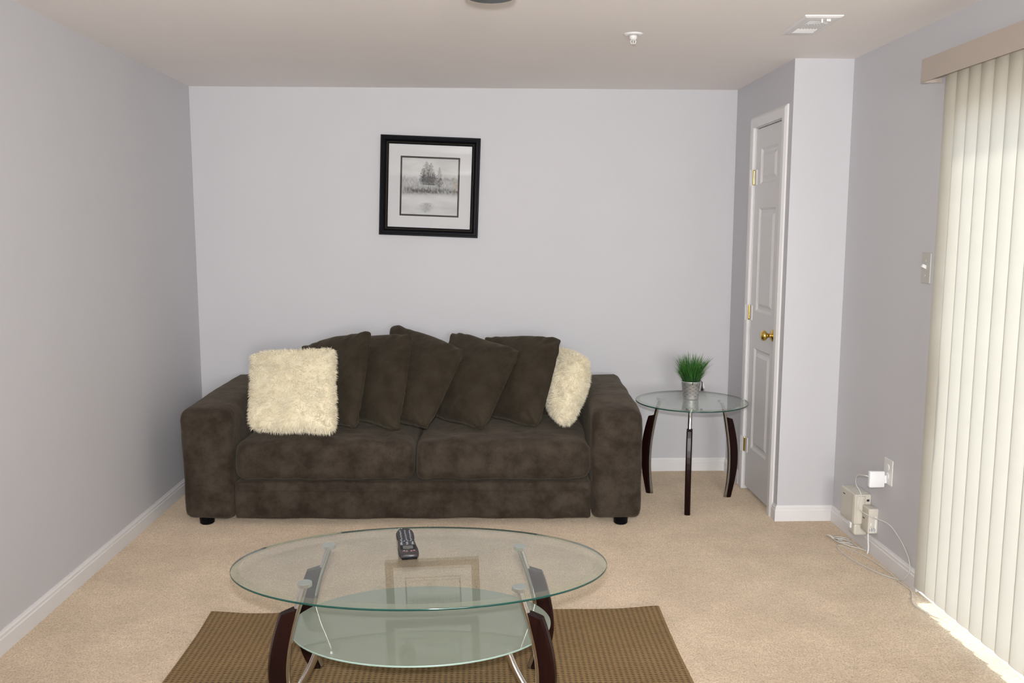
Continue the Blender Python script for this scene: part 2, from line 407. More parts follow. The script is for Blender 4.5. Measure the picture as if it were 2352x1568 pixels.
def door_leaf():
    bm = bmesh.new(); X0 = CLX+.004; y0, y1, z0, z1 = DLY0, DLY1, .022, DTOP-.003
    ys = [y0, 4.527, 4.797, y1]
    zs = [z0, .262, .838, 1.045, 1.612, 1.742, 1.935, z1]
    def quad(a, b, c, d): bm.faces.new([bm.verts.new(v) for v in (a, b, c, d)])
    for i in range(3):
        for j in range(7):
            ya_, yb, za, zb = ys[i], ys[i+1], zs[j], zs[j+1]
            if i == 1 and j in (1, 3, 5):       # recessed moulding with a raised field
                loops = [(0, 0), (.012, .010), (.026, .010), (.044, .001)]
                R = [[(X0+dp, ya_+o, za+o), (X0+dp, yb-o, za+o), (X0+dp, yb-o, zb-o), (X0+dp, ya_+o, zb-o)] for o, dp in loops]
                for r1, r2 in zip(R, R[1:]):
                    for k in range(4): quad(r1[k], r1[(k+1) % 4], r2[(k+1) % 4], r2[k])
                quad(*R[-1])
            else: quad((X0, ya_, za), (X0, yb, za), (X0, yb, zb), (X0, ya_, zb))
    X1 = X0+.035
    for a in (((y0, z0), (y1, z0)), ((y1, z0), (y1, z1)), ((y1, z1), (y0, z1)), ((y0, z1), (y0, z0))):
        quad((X0, *a[0]), (X0, *a[1]), (X1, *a[1]), (X1, *a[0]))
    quad((X1, y0, z0), (X1, y1, z0), (X1, y1, z1), (X1, y0, z1))
    bmesh.ops.remove_doubles(bm, verts=bm.verts, dist=1e-5)
    return bm
d1 = struct('door_1', door_leaf(), 'door')
# knob on the door: axis along -x
def knob():
    bm = bmesh.new()
    lathe(bm, [(.0, 0), (.031, 0), (.031, .003), (.027, .007), (.013, .010), (.011, .020), (.012, .028), (.020, .033), (.027, .041), (.028, .050), (.024, .058), (.014, .063), (.0005, .064)], 28)
    bmesh.ops.rotate(bm, verts=bm.verts, cent=(0, 0, 0), matrix=Matrix.Rotation(-math.pi/2, 3, 'Y'))
    return bm
tag(obj('door_knob', knob(), 'brass', d1, smooth=True, loc=(CLX+.003, 4.49, .943)), 'polished brass round door knob')
obj('strike_plate', boxm(-.002, 0, -.016, .016, -.03, .03), 'plastic', d1, loc=(CLX+.003, 4.452, .943), bevel=.004)
for zc in (1.782, 1.03, .265):
    bm = bmesh.new(); box(bm, CLX-.0005, CLX+.004, 4.850, 4.883, zc-.04, zc+.04)
    lathe(bm, [(.0055, zc-.042), (.0065, zc-.036), (.0065, zc+.036), (.0055, zc+.042)], 12, (CLX-.004, 4.886))
    h = obj('hinge', bm, 'brass', d1)
    obj('painted_edge', boxm(CLX-.0012, CLX+.0035, 4.846, 4.884, zc-.042, zc+.042), 'trim', h)
    obj('painted_leaf', boxm(CLX-.0195, CLX-.0165, 4.905, 4.925, zc-.045, zc+.045), 'trim', h)

# ------------------------------------------------------------------ patio door, valance, vertical blinds
XO = ROOM_R
bm = bmesh.new()
for a in ((DY0, DY0+.06, 0, DZ), (DY1-.06, DY1, 0, DZ), (DY0, DY1, DZ-.05, DZ), (DY0, DY1, 0, .012)):
    box(bm, XO+.01, XO+.11, a[0], a[1], a[2], a[3])
d2 = struct('door_2', bm, 'trim')
for k, (a, b, x) in enumerate(((DY0+.06, 2.36, XO+.07), (2.30, DY1-.06, XO+.03))):
    bm = bmesh.new(); f = .055
    for q in ((a, a+f, .012, DZ-.05), (b-f, b, .012, DZ-.05), (a, b, .012, .045), (a, b, DZ-.05-f, DZ-.05)): box(bm, x, x+.03, *q)
    pn = obj('sliding_panel', bm, 'trim', d2)
    obj('pane', boxm(x+.012, x+.018, a+f, b-f, .045, DZ-.05-f), 'window_glass', pn)
bm = bmesh.new(); tube(bm, [(XO+.03, 3.275, .70), (XO+.012, 3.275, .73), (XO+.012, 3.275, .86), (XO+.012, 3.275, .99), (XO+.03, 3.275, 1.02)], .011, 8)
obj('door_handle', bm, 'trim', d2, smooth=True)
# outside: patio slab, balcony slab over the door, tree-less open ground
struct('floor_outside', boxm(XO+.13, XO+9, -6, 11, -.16, -.06), 'exterior')
struct('ceiling_outside', boxm(XO+T, XO+.33, -.5, 4.6, 2.36, 2.5), 'siding')

VX = 1.722
val = thing('blind_valance', (1.765, 2.4, 2.06), 0, 'long beige vinyl valance above the vertical blinds', 'valance')
def vbox(name, *a, mat='beige_val', par=None): 
    o = obj(name, boxm(a[0]-1.765, a[1]-1.765, a[2]-2.4, a[3]-2.4, a[4]-2.06, a[5]-2.06), mat, par or val); return o
VY1 = 3.468
vbox('front_panel', VX, VX+.004, 1.25, VY1, 2.066, 2.154)
vbox('end_panel', VX, ROOM_R-.001, VY1, VY1+.004, 2.066, 2.154)
vbox('end_panel', VX, ROOM_R-.001, 1.246, 1.25, 2.066, 2.154)
bl = thing('vertical_blinds', (1.752, 2.4, 2.05), 0, 'cream vertical slat blinds covering the sliding door', 'blinds'); BX = 1.772; bl.location.x = BX
def blbox(name, mat, *a): return obj(name, boxm(a[0]-BX, a[1]-BX, a[2]-2.4, a[3]-2.4, a[4]-2.05, a[5]-2.05), mat, bl)
blbox('headrail', 'trim', 1.753, 1.791, 1.28, 3.38, 2.085, 2.11)
def slat_mesh():
    bm = bmesh.new(); w = .089; rows = []; zs = [-2.010+2.050*k/12 for k in range(13)]
    for side in (0, 1):
        for z in zs:
            row = []
            for j in range(9):
                t = j/8-.5
                row.append(bm.verts.new((-.0075*(1-(2*t)**2)+(.0012 if side else 0), t*w, z)))
            rows.append(row)
    n = len(zs)
    for side in (0, 1):
        for i in range(n-1):
            for j in range(8): 
                a, b = rows[side*n+i], rows[side*n+i+1]
                if side == 0: bm.faces.new((a[j], a[j+1], b[j+1], b[j]))
    # single curved vinyl sheet with a thin rim so that its thickness shows
    for v in [v for r in rows[n:] for v in r]: bm.verts.remove(v)
    return bm
sl0 = obj('slat', slat_mesh(), 'slat', bl, smooth=True)
ys = [3.325-.0814*k for k in range(25)]
for k, y in enumerate(ys):
    s = sl0 if k == 0 else dup(sl0, bl)
    s.location = (random.uniform(-.001, .001), y-2.4, 0.0)
    s.rotation_euler = (0, 0, math.radians(7.5+random.uniform(-1.2, 1.2)))

# ------------------------------------------------------------------ rug
RX0, RX1, RY0, RY1 = -1.058, .690, .95, 3.262
def rug():
    bm = bmesh.new(); nx, ny = 60, 80; top = []; 
    def zt(u, v):
        c = min(u, 1-u)*(RX1-RX0); d = min(v, 1-v)*(RY1-RY0)
        return .009+.010*math.exp(-(c*c+d*d)/.012)+.0015*noise.noise(Vector((u*7, v*9, 1)))
    def xy(u, v):
        x = RX0+(RX1-RX0)*u; y = RY0+(RY1-RY0)*v
        return x+.004*noise.noise(Vector((v*6, u, 3))), y+.004*noise.noise(Vector((u*5, v, 9)))
    g = [[bm.verts.new((*xy(i/nx, j/ny), zt(i/nx, j/ny))) for j in range(ny+1)] for i in range(nx+1)]
    b = [[bm.verts.new((*xy(i/nx, j/ny), zt(i/nx, j/ny)-.008)) for j in range(ny+1)] for i in range(nx+1)]
    for i in range(nx):
        for j in range(ny):
            bm.faces.new((g[i][j], g[i+1][j], g[i+1][j+1], g[i][j+1])); bm.faces.new((b[i][j], b[i][j+1], b[i+1][j+1], b[i+1][j]))
    for i in range(nx):
        for j in (0, ny): bm.faces.new((g[i][j], g[i+1][j], b[i+1][j], b[i][j]))
    for j in range(ny):
        for i in (0, nx): bm.faces.new((g[i][j], g[i][j+1], b[i][j+1], b[i][j]))
    return bm
tag(obj('area_rug', rug(), 'rug', smooth=False), 'flat woven brown rug under the oval coffee table', 'rug')

# ------------------------------------------------------------------ sofa
SR = -.028
sofa = thing('sofa', (-.357, 4.268, 0), SR, 'wide brown suede two-seat sofa against the back wall', 'sofa')
HW = 1.158
def arm(s):
    x0, x1 = (-HW, -HW+.255) if s < 0 else (HW-.255, HW)
    def disp(p, n):
        o = Vector(n)*(nz(p, 4, .009)+nz(p, 11, .004))
        yy = p.y/.93
        if n.z > .2: o += Vector((0, 0, (.040*math.sin(max(0, min(1, yy))*math.pi/1.7)+.010*math.cos((p.x-(x0+x1)/2)/.255*math.pi))*max(0, n.z)))
        return o
    return soft_box(x0, x1, 0, .925, .035, .590, .045, .035, disp)
obj('armrest', arm(-1), 'suede', sofa, smooth=True); obj('armrest', arm(1), 'suede', sofa, smooth=True)
def ap(f):
    return lambda p, n: f(p, n)
obj('base_frame', soft_box(-HW+.257, HW-.257, .006, .90, .040, .232, .018, .04, lambda p, n: Vector(n)*(nz(p, 5, .006)+nz((p.x*2, p.y, p.z*9), 3, .003))), 'suede', sofa, smooth=True)
# stitched seam running along the front of the base
bm = bmesh.new(); tube(bm, [(x, .0045+.002*math.sin(x*9), .187+.003*math.sin(x*4)) for x in np.linspace(-HW+.27, HW-.27, 24)], .0022, 6, 2)
obj('seam', bm, 'suede', sofa, smooth=True)
obj('backrest', soft_box(-HW+.257, HW-.257, .70, .925, .10, .640, .05, .045, lambda p, n: Vector(n)*nz(p, 4, .008)), 'suede', sofa, smooth=True)
def seat_cushion(x0, x1, sd):
    cx = (x0+x1)/2; w = x1-x0
    def disp(p, n):
        u = (p.x-cx)/(w/2); v = (p.y-.34)/.36
        o = Vector(n)*(nz(p+Vector((sd, 0, 0)), 6, .009)+nz(p+Vector((sd, 0, 0)), 17, .004))
        if n.z > .3: 
            o += Vector((0, 0, .020*(1-u*u)*max(0, 1-v*v)))
            fold = noise.noise(Vector((p.x*9+sd, p.y*3, 0)))*math.exp(-((abs(u)-.95)/.5)**2)
            o += Vector((0, 0, .014*fold+.009*noise.noise(Vector((p.x*7+sd, p.y*22, 2)))*math.exp(-((p.y-.06)/.12)**2)))
        if n.y < -.3:
            o += Vector((0, -.016*(1-u*u*u*u)+.0, 0)); o += Vector((0, .010*noise.noise(Vector((p.x*15+sd, p.z*2.0, 5))), 0))
        return o
    return soft_box(x0, x1, -.002, .70, .236, .436, .055, .022, disp)
obj('seat_cushion', seat_cushion(-HW+.259, .008, 3), 'suede', sofa, smooth=True)
obj('seat_cushion', seat_cushion(.014, HW-.259, 8), 'suede', sofa, smooth=True)
for x in (-HW+.10, HW-.10):
    for y in (.06, .86):
        bm = bmesh.new(); lathe(bm, [(.030, 0), (.036, .006), (.038, .042)], 20, (x, y)); obj('foot', bm, 'black_gloss', sofa, smooth=False)

# ------------------------------------------------------------------ pillows
def pillow_grid(TL, TR, BR, BL, th, N=34, conc=-.015, wr=.013, seed=0, power=.36, sag=.0, back=1.0):
    TL, TR, BR, BL = map(Vector, (TL, TR, BR, BL)); cen = (TL+TR+BR+BL)/4
    nrm = (TR-BL).cross(TL-BR).normalized()
    if nrm.y > 0: nrm = -nrm
    F, B_ = [], []
    for i in range(N+1):
        fr, br = [], []
        for j in range(N+1):
            a = -math.cos(math.pi*i/N)*.6+(2*i/N-1)*.4; b = -math.cos(math.pi*j/N)*.6+(2*j/N-1)*.4
            cr = 1-.035*(abs(a*b))**10; u = a*(1-conc*(1-b*b))*cr; v = b*(1-conc*(1-a*a)+.012*math.sin(a*5+seed*2))*cr
            p = (BL*(1-u)*(1-v)+BR*(1+u)*(1-v)+TR*(1+u)*(1+v)+TL*(1-u)*(1+v))/4
            k = max(0, (1-a*a)*(1-b*b))**power
            k *= 1+sag*(-v)*.5
            w1_ = wr*noise.noise(Vector((a*1.6+seed, b*1.6, seed)))+wr*.5*noise.noise(Vector((a*4+seed, b*4, seed)))
            ed = .35+.65*min(1, k*1.5)
            # radial puckers near the corners
            ang = math.atan2(b, a); pk = .011*math.sin(ang*30+seed)*max(0, (abs(a*b)-.25))
            fr.append(p+nrm*(th/2*k+w1_*ed+pk)); br.append(p-nrm*(th/2*k*back-w1_*ed))
            if i in (0, N) or j in (0, N): br[-1] = fr[-1]
        F.append(fr); B_.append(br)
    return F, B_, cen, nrm
def pillow_bm(F, B_, N, org):
    bm = bmesh.new(); org = Vector(org)
    vf = [[bm.verts.new(F[i][j]-org) for j in range(N+1)] for i in range(N+1)]
    vb = [[vf[i][j] if (i in (0, N) or j in (0, N)) else bm.verts.new(B_[i][j]-org) for j in range(N+1)] for i in range(N+1)]
    for i in range(N):
        for j in range(N):
            bm.faces.new((vf[i][j], vf[i+1][j], vf[i+1][j+1], vf[i][j+1]))
            try: bm.faces.new((vb[i][j], vb[i][j+1], vb[i+1][j+1], vb[i+1][j]))
            except ValueError: pass
    return bm
def brown_pillow(corners, th, label, seed, **k):
    N = 34; F, B_, cen, nrm = pillow_grid(*corners, th, N, seed=seed, back=.35, **k)
    zmin = min(min(p.z for r in F for p in r), min(p.z for r in B_ for p in r))
    org = (cen.x, cen.y, zmin)
    o = tag(obj('throw_pillow', pillow_bm(F, B_, N, org), 'suede_pillow', smooth=True, loc=org), label, 'pillow', 'brown pillows fanned along the sofa back')
    edge = [F[i][0] for i in range(N)]+[F[N][j] for j in range(N)]+[F[i][N] for i in range(N, 0, -1)]+[F[0][j] for j in range(N, -1, -1)]
    bm = bmesh.new(); tube(bm, [p-Vector(org) for p in edge], .0035, 6, 1, smooth=False)
    obj('seam', bm, 'suede_pillow', o, smooth=True)
    return o
G = 'brown pillow'
brown_pillow([(-1.055, 5.06, .815), (-.609, 4.72, .945), (-.648, 4.40, .478), (-.975, 4.70, .478)], .15, 'leftmost brown pillow, partly behind the square cream fur cushion', 1, sag=.3)
brown_pillow([(-.825, 5.08, .858), (-.388, 4.73, .925), (-.433, 4.36, .476), (-.738, 4.70, .478)], .16, 'second brown pillow from the left, mostly hidden behind the leftmost one', 2.3, sag=.3)
brown_pillow([(-.525, 5.08, .945), (-.100, 4.73, .840), (-.290, 4.385, .476), (-.600, 4.70, .492)], .17, 'third brown pillow from the left, the one whose corner stands highest', 3.7, sag=.4)
brown_pillow([(-.183, 5.08, .900), (.201, 4.73, .832), (.002, 4.385, .474), (-.278, 4.70, .480)], .16, 'fourth brown pillow from the left, its right corner overlapping the last one', 4.9, sag=.4)
brown_pillow([(.013, 5.09, .861), (.429, 4.75, .902), (.285, 4.42, .474), (.023, 4.71, .478)], .16, 'rightmost brown pillow, in front of the cream fur cushion by the right armrest', 6.1, sag=.3)

def fur_cushion(corners, th, label, seed, n=26000, ln=.024, **k):
    N = 30; F, B_, cen, nrm = pillow_grid(*corners, th, N, seed=seed, conc=.02, wr=.008, power=.36, **k)
    zmin = min(min(p.z for r in F for p in r), min(p.z for r in B_ for p in r)); org = Vector((cen.x, cen.y, zmin))
    o = tag(obj('fur_cushion', pillow_bm(F, B_, N, org), 'fur', smooth=True, loc=org), label, 'cushion', 'cream fur cushions')
    me = o.data
    me.calc_loop_triangles()
    co = np.array([v.co for v in me.vertices]); tri = np.array([t.vertices[:] for t in me.loop_triangles])
    vn = np.array([v.normal for v in me.vertices])
    a, b, c = co[tri[:, 0]], co[tri[:, 1]], co[tri[:, 2]]
    ar = np.linalg.norm(np.cross(b-a, c-a), axis=1); pick = RNG.choice(len(tri), n, p=ar/ar.sum())
    r1 = np.sqrt(RNG.random(n)); r2 = RNG.random(n)
    w = np.stack([1-r1, r1*(1-r2), r1*r2], 1)[:, :, None]
    P = co[tri[pick, 0]]*w[:, 0]+co[tri[pick, 1]]*w[:, 1]+co[tri[pick, 2]]*w[:, 2]
    Nn = vn[tri[pick, 0]]*w[:, 0]+vn[tri[pick, 1]]*w[:, 1]+vn[tri[pick, 2]]*w[:, 2]
    Nn /= np.linalg.norm(Nn, axis=1)[:, None]+1e-9
    if ((P-co.mean(0))*Nn).sum() < 0: Nn = -Nn
    clump = np.array([noise.noise_vector(Vector(p)*28) for p in P])*1.0+np.array([noise.noise_vector(Vector(p)*8) for p in P])*.8
    D = Nn*.62+clump*.8+RNG.normal(0, .28, (n, 3))+np.array([0, 0, -.32]); D /= np.linalg.norm(D, axis=1)[:, None]
    D += Nn*np.clip(.25-(D*Nn).sum(1), 0, 2)[:, None]; D /= np.linalg.norm(D, axis=1)[:, None]
    L = ln*RNG.uniform(.6, 1.15, n)[:, None]
    sd = np.cross(D, RNG.normal(0, 1, (n, 3))); sd /= np.linalg.norm(sd, axis=1)[:, None]+1e-9; sd *= .0011
    mid = P+D*L*.55; tip = P+D*L+np.array([0, 0, -1])*L*.22
    V = np.stack([P-sd, P+sd, mid-sd*.8, mid+sd*.8, tip], 1).reshape(-1, 3)
    i0 = np.arange(n)*5
    faces = [(int(i), int(i+1), int(i+3), int(i+2)) for i in i0]+[(int(i+2), int(i+3), int(i+4)) for i in i0]
    f = obj('fur', (V.tolist(), [], faces), 'fur', o, smooth=False); f['kind'] = 'stuff'
    return o
fur_cushion([(-1.245, 4.70, .828), (-.790, 4.62, .858), (-.745, 4.31, .488), (-1.180, 4.355, .490)], .13, 'square cream fur cushion facing the room beside the left armrest', 11)
fur_cushion([(.470, 5.06, .800), (.556, 4.66, .806), (.410, 4.41, .492), (.395, 4.75, .496)], .185, 'cream fur cushion turned sideways against the right armrest', 13)

# ------------------------------------------------------------------ glass tables
def ellipse_slab(a, b, z0, z1, bev, n=120):
    """slab with a wide bevel on its upper face; material 0 face, 1 bevel band, 2 edge"""
    bm = bmesh.new()
    def ring(ka, kb, z): return [bm.verts.new((ka*math.cos(2*math.pi*i/n), kb*math.sin(2*math.pi*i/n), z)) for i in range(n)]
    mid = z0+(z1-z0)*.62 if bev else z1
    r = [ring(a-.001, b-.001, z0), ring(a, b, z0+.0015), ring(a, b, mid-.001), ring(a-.001, b-.001, mid)]
    if bev: r.append(ring(a-bev, b-bev, z1))
    for k, (p, q) in enumerate(zip(r, r[1:])):
        for i in range(n):
            f = bm.faces.new((p[i], p[(i+1) % n], q[(i+1) % n], q[i])); f.material_index = 1 if (bev and k == 3) else 2
            f.smooth = k < 3
    f = bm.faces.new(r[-1]); f.material_index = 0
    f = bm.faces.new(r[0]); f.material_index = 0
    return bm
def leg_path(prof, e, off):
    return [Vector((e[0]*(off+r), e[1]*(off+r), z)) for r, z in prof]
def wood_slab(bm, tube_prof, e, off, ztop, rt, wide, tw, bulge):
    """curved wooden slab hugging the outer side of the tube"""
    t = Vector((-e[1], e[0], 0)); e3 = Vector((e[0], e[1], 0))
    cur = catmull([(r, 0, z) for r, z in tube_prof], 8)
    zs = np.linspace(ztop, 0.0, 15); path = []
    def rho(z):
        for p, q in zip(cur, cur[1:]):
            if (p.z-z)*(q.z-z) <= 0 and abs(p.z-q.z) > 1e-9: return p.x+(q.x-p.x)*(z-p.z)/(q.z-p.z)
        return cur[-1].x
    rings = []
    for k, z in enumerate(zs):
        s = k/(len(zs)-1); inner = off+rho(z)+rt*.55; w = wide*(.92+bulge*math.sin(math.pi*min(1, s*1.02)**.8))
        if s > .6: w *= 1-.25*(s-.6)/.4
        dz = .010 if k == 0 else 0
        c = [(inner, -tw/2, z+dz), (inner, tw/2, z+dz), (inner+w-.006, tw/2, z), (inner+w, tw/2-.006, z), (inner+w, -tw/2+.006, z), (inner+w-.006, -tw/2, z)]
        rings.append([bm.verts.new(e3*a_+t*b_+Vector((0, 0, z_))) for a_, b_, z_ in c])
    for p, q in zip(rings, rings[1:]):
        for j in range(6): bm.faces.new((p[j], p[(j+1) % 6], q[(j+1) % 6], q[j]))
    bm.faces.new(rings[0]); bm.faces.new(rings[-1]); return bm
def pad_bm(x, y, z, r=.0225, h=.013):
    return lathe(bmesh.new(), [(r-.002, z-h), (r, z-h+.0015), (r, z-.0012), (r-.001, z-.0004)], 28, (x, y))

# oval coffee table
CT = (-.199, 2.648)
ct = thing('coffee_table', (CT[0], CT[1], 0), 0, 'oval glass coffee table with dark wood and chrome legs', 'table')
ZT = .440
obj('glass_top', ellipse_slab(.589, .340, ZT, ZT+.010, .026), None, ct, mats=['glass', 'bevel_glass', 'glass_edge'])
ZS = .244
shelf = obj('glass_shelf', ellipse_slab(.412, .283, ZS, ZS+.006, 0, 96), None, ct, mats=['frosted', 'frosted', 'frost_edge'])
shelf['label'] = 'frosted pale green oval glass shelf'
prof = [(0, ZT-.012), (.014, .385), (.036, .320), (.056, .230), (.062, .150), (.053, .070), (.034, .011)]
for (px, py), (dx, dy), (sxp, syp) in (((-.339, -.126), (-.86, -.40), (-.300, -.130)), ((.305, -.176), (.90, -.36), (.266, -.150)),
                                       ((-.321, .190), (-.98, -.16), (-.262, .130)), ((.321, .160), (.98, -.12), (.262, .125))):
    l = math.hypot(dx, dy); e = (dx/l, dy/l); zf = .011
    lg = thing('leg', (px, py, 0)); lg.parent = ct
    bm = bmesh.new(); tube(bm, leg_path(prof, e, 0), .0105, 14); obj('chrome_tube', bm, 'chrome', lg, smooth=True)
    bm = bmesh.new(); wood_slab(bm, prof, e, 0, .354, .0105, .047, .030, .10)
    for v in bm.verts: v.co.z = max(v.co.z, zf)
    obj('wood_slat', bm, 'wood', lg)
    obj('glass_pad', pad_bm(0, 0, ZT), 'steel', lg, smooth=False)
    # curved strut from the foot of the leg up to the shelf
    sxp, syp = sxp-px, syp-py
    f0 = Vector((e[0]*.050, e[1]*.050, .085)); f1 = Vector((sxp, syp, ZS-.006))
    m1 = f0.lerp(f1, .33)+Vector((0, 0, -.012)); m2 = f0.lerp(f1, .72)+Vector((0, 0, -.014))
    bm = bmesh.new(); tube(bm, [f0, m1, m2, f1], .0112, 14); obj('shelf_strut', bm, 'chrome', lg, smooth=True)
    obj('shelf_pad', pad_bm(sxp, syp, ZS, .017, .008), 'steel', lg)

# round side table
ST = (1.140, 4.660)
st = thing('side_table', (ST[0], ST[1], 0), 0, 'round glass side table with three curved wood and chrome legs', 'table')
ZQ = .560
obj('glass_top', ellipse_slab(.303, .303, ZQ, ZQ+.010, .022, 96), None, st, mats=['glass', 'bevel_glass', 'glass_edge'])
prof2 = [(0, ZQ-.012), (.018, .500), (.036, .420), (.056, .300), (.062, .200), (.058, .100), (.044, .0)]
for dg in (141, 16, 255):
    e = (math.cos(math.radians(dg)), math.sin(math.radians(dg))); r0_ = .188
    lg = thing('leg', (e[0]*r0_, e[1]*r0_, 0)); lg.parent = st
    bm = bmesh.new(); tube(bm, leg_path(prof2, e, 0), .0105, 14); obj('chrome_tube', bm, 'chrome', lg, smooth=True)
    bm = bmesh.new(); wood_slab(bm, prof2, e, 0, .448, .0105, .036, .030, .30); obj('wood_slat', bm, 'wood', lg)
    obj('glass_pad', pad_bm(0, 0, ZQ), 'steel', lg)

# ------------------------------------------------------------------ potted grass on the side table
PX, PY, PZ = 1.142, 4.690, ZQ+.0105
pot = thing('potted_grass', (PX, PY, PZ), 0, 'small artificial green grass plant in a slotted silver metal pot', 'plant')
def potr(z): return .040+.0115*z/.098
bm = bmesh.new(); lathe(bm, [(.001, 0), (.040, 0), (.041, .003), (potr(.093), .093), (.0535, .095), (.0535, .099), (.0505, .099), (.0495, .090), (.0385, .080), (.001, .080)], 40, cap=False)
obj('pot', bm, 'galv', pot, smooth=True)
bm = bmesh.new()
for r_ in range(7):
    z = .018+r_*.0105
    for k in range(9):
        an = 2*math.pi*(k+(.5 if r_ % 2 else 0))/9+.2; R = potr(z); hw = .0062/R
        c = []
        for aa in (an-hw, an, an+hw):
            for zz in (z-.0009, z+.0009): c.append(bm.verts.new(((R+.0011)*math.cos(aa), (R+.0011)*math.sin(aa), zz)))
        bm.faces.new((c[0], c[2], c[3], c[1])); bm.faces.new((c[2], c[4], c[5], c[3]))
sl = obj('slots', bm, 'dark', pot); sl['kind'] = 'stuff'
obj('soil', lathe(bmesh.new(), [(.001, .082), (.046, .082), (.046, .084), (.001, .085)], 24, cap=False), 'dark', pot)
def grass():
    V, F, sh = [], [], []
    for k in range(900):
        rr_ = .043*math.sqrt(random.random()); an = random.uniform(0, 2*math.pi); b0 = Vector((rr_*math.cos(an), rr_*math.sin(an), .083))
        lean = (rr_/.043)**1.3*random.uniform(.3, 1.0); h = (.085+.100*random.random()**1.3)*(1-.12*(rr_/.043)); d = Vector((math.cos(an+random.gauss(0, .5)), math.sin(an+random.gauss(0, .5)), 0))
        out = .125*lean*h/.165; w = random.uniform(.0011, .0020); tw = random.uniform(0, math.pi); s = Vector((math.cos(tw), math.sin(tw), 0)); base = len(V); g_ = random.random()
        for i in range(6):
            t = i/5; p = b0+Vector((0, 0, h*(t-.10*lean*t*t*t)))+d*out*t**1.8+d*.008*t; ww = w*(1-t**2.2)+.0002
            V += [p-s*ww, p+s*ww]; sh += [min(1, max(0, g_*.45+t*.6-.05))]*2
        for i in range(5): F.append((base+2*i, base+2*i+1, base+2*i+3, base+2*i+2))
    return V, F, sh
V, F, sh = grass()
g = obj('grass_blades', ([tuple(v) for v in V], [], F), 'grass', pot); g['kind'] = 'stuff'
at = g.data.attributes.new('shade', 'FLOAT', 'POINT'); at.data.foreach_set('value', sh)
bm = bmesh.new()
tube(bm, [(-.004, -.052, .088), (.004, -.050, .103), (.022, -.046, .108), (.040, -.036, .110), (.047, -.030, .104), (.052, -.030, .095)], .0016, 6)
tube(bm, [(-.004, -.053, .100), (-.004, -.0535, .092), (-.004, -.053, .084)], .0018, 6)
lathe(bm, [(.0015, .100), (.003, .096), (.0035, .075), (.0085, .050)], 10, (.054, -.031))
obj('tassel', bm, 'dark', pot, smooth=True)
bm = bmesh.new(); vs = [bm.verts.new(v) for v in ((.060, -.018, .090), (.066, -.014, .088), (.078, .0, .056), (.060, -.010, .060))]
bm.faces.new(vs); t_ = obj('paper_tag', bm, 'plastic', pot); sm = t_.modifiers.new('s', 'SOLIDIFY'); sm.thickness = .001
bm = bmesh.new(); tube(bm, [(.050, -.030, .098), (.056, -.022, .095), (.062, -.016, .089)], .0007, 5); obj('tag_string', bm, 'dark', pot)

# ------------------------------------------------------------------ remote control on the coffee table
RZ = ZT+.0104
rm = thing('remote_control', (-.2545, 2.785, RZ), 0, 'dark grey peanut-shaped remote control lying on the glass coffee table', 'remote')
rm.rotation_euler = (0, 0, math.radians(9))
def remote_w(t):   # t 0 near end .. 1 far end; half width
    pts = [(0, .025), (.04, .0300), (.15, .0330), (.3, .0325), (.45, .0290), (.6, .0270), (.75, .0300), (.88, .0300), (.96, .022), (1, .012)]
    for (a, x), (b, y) in zip(pts, pts[1:]):
        if t <= b: s = (t-a)/(b-a); s = s*s*(3-2*s); return x+(y-x)*s
    return .01
def remote_z(t): return .020-.004*math.sin(math.pi*t)
def remote_body():
    bm = bmesh.new(); L = .250; rings = []
    for k in range(41):
        t = k/40; w = remote_w(t); y = -L/2+L*t; h = remote_z(t); e = .003 if k in (0, 40) else 0
        sec = [(-w*.72, e), (-w, .006), (-w, h*.55), (-w*.90, h-.002-e), (-w*.55, h-e), (0, h+.0008-e), (w*.55, h-e), (w*.90, h-.002-e), (w, h*.55), (w, .006), (w*.72, e)]
        rings.append([bm.verts.new((x, y, z)) for x, z in sec])
    for a, b in zip(rings, rings[1:]):
        for j in range(len(a)): bm.faces.new((a[j], a[(j+1) % len(a)], b[(j+1) % len(a)], b[j]))
    bm.faces.new(rings[0]); bm.faces.new(rings[-1]); return bm
MAT['remote'] = principled('dark_grey_remote_plastic', (.032, .027, .029), .4, noise_amt=.03)
MAT['button'] = principled('slate_button', (.020, .024, .036), .4, noise_amt=.05)
MAT['button_red'] = principled('maroon_button', (.10, .012, .015), .4, noise_amt=.05)
MAT['mark'] = principled('pale_print', (.55, .58, .62), .5, noise_amt=.02)
MAT['lcd'] = principled('grey_lcd', (.11, .105, .10), .18, noise_amt=.03)
obj('body', remote_body(), 'remote', rm, smooth=True)
obj('end_cap', boxm(-.0245, .0245, -.1275, -.1245, .002, .012), 'black_gloss', rm, bevel=.001)
def rbox(bm, cx, t, w, l, up=.0016):
    cx *= 1.15; w *= 1.15
    y = -.125+.250*t; z = remote_z(t); return box(bm, cx-w/2, cx+w/2, y-l/2, y+l/2, z-.002, z+up)
bm = bmesh.new(); rbox(bm, 0, .265, .042, .040, .0012); scr = obj('screen_bezel', bm, 'black_gloss', rm, bevel=.003)
bm = bmesh.new(); rbox(bm, 0, .265, .028, .026, .0018); obj('screen', bm, 'lcd', scr)
bt = []
for cx, t in ((-.013, .135), (-.006, .115), (.007, .115), (.015, .135)): bt.append((cx, t, .0085, .006, 'button_red'))
for r_ in range(3):
    for cx in (-.016, 0, .016): bt.append((cx, .39+r_*.036, .011, .0062, 'button'))
for r_, (cs) in enumerate([(-.014, -.007, .003, .012), (-.015, .0, .014), (-.013, .0, .013)]):
    for cx in cs: bt.append((cx, .52+r_*.045, .0075, .0075, 'button'))
for r_ in range(6):
    for cx in (-.0135, 0, .0135): bt.append((cx, .665+r_*.045, .0080, .0066, 'button'))
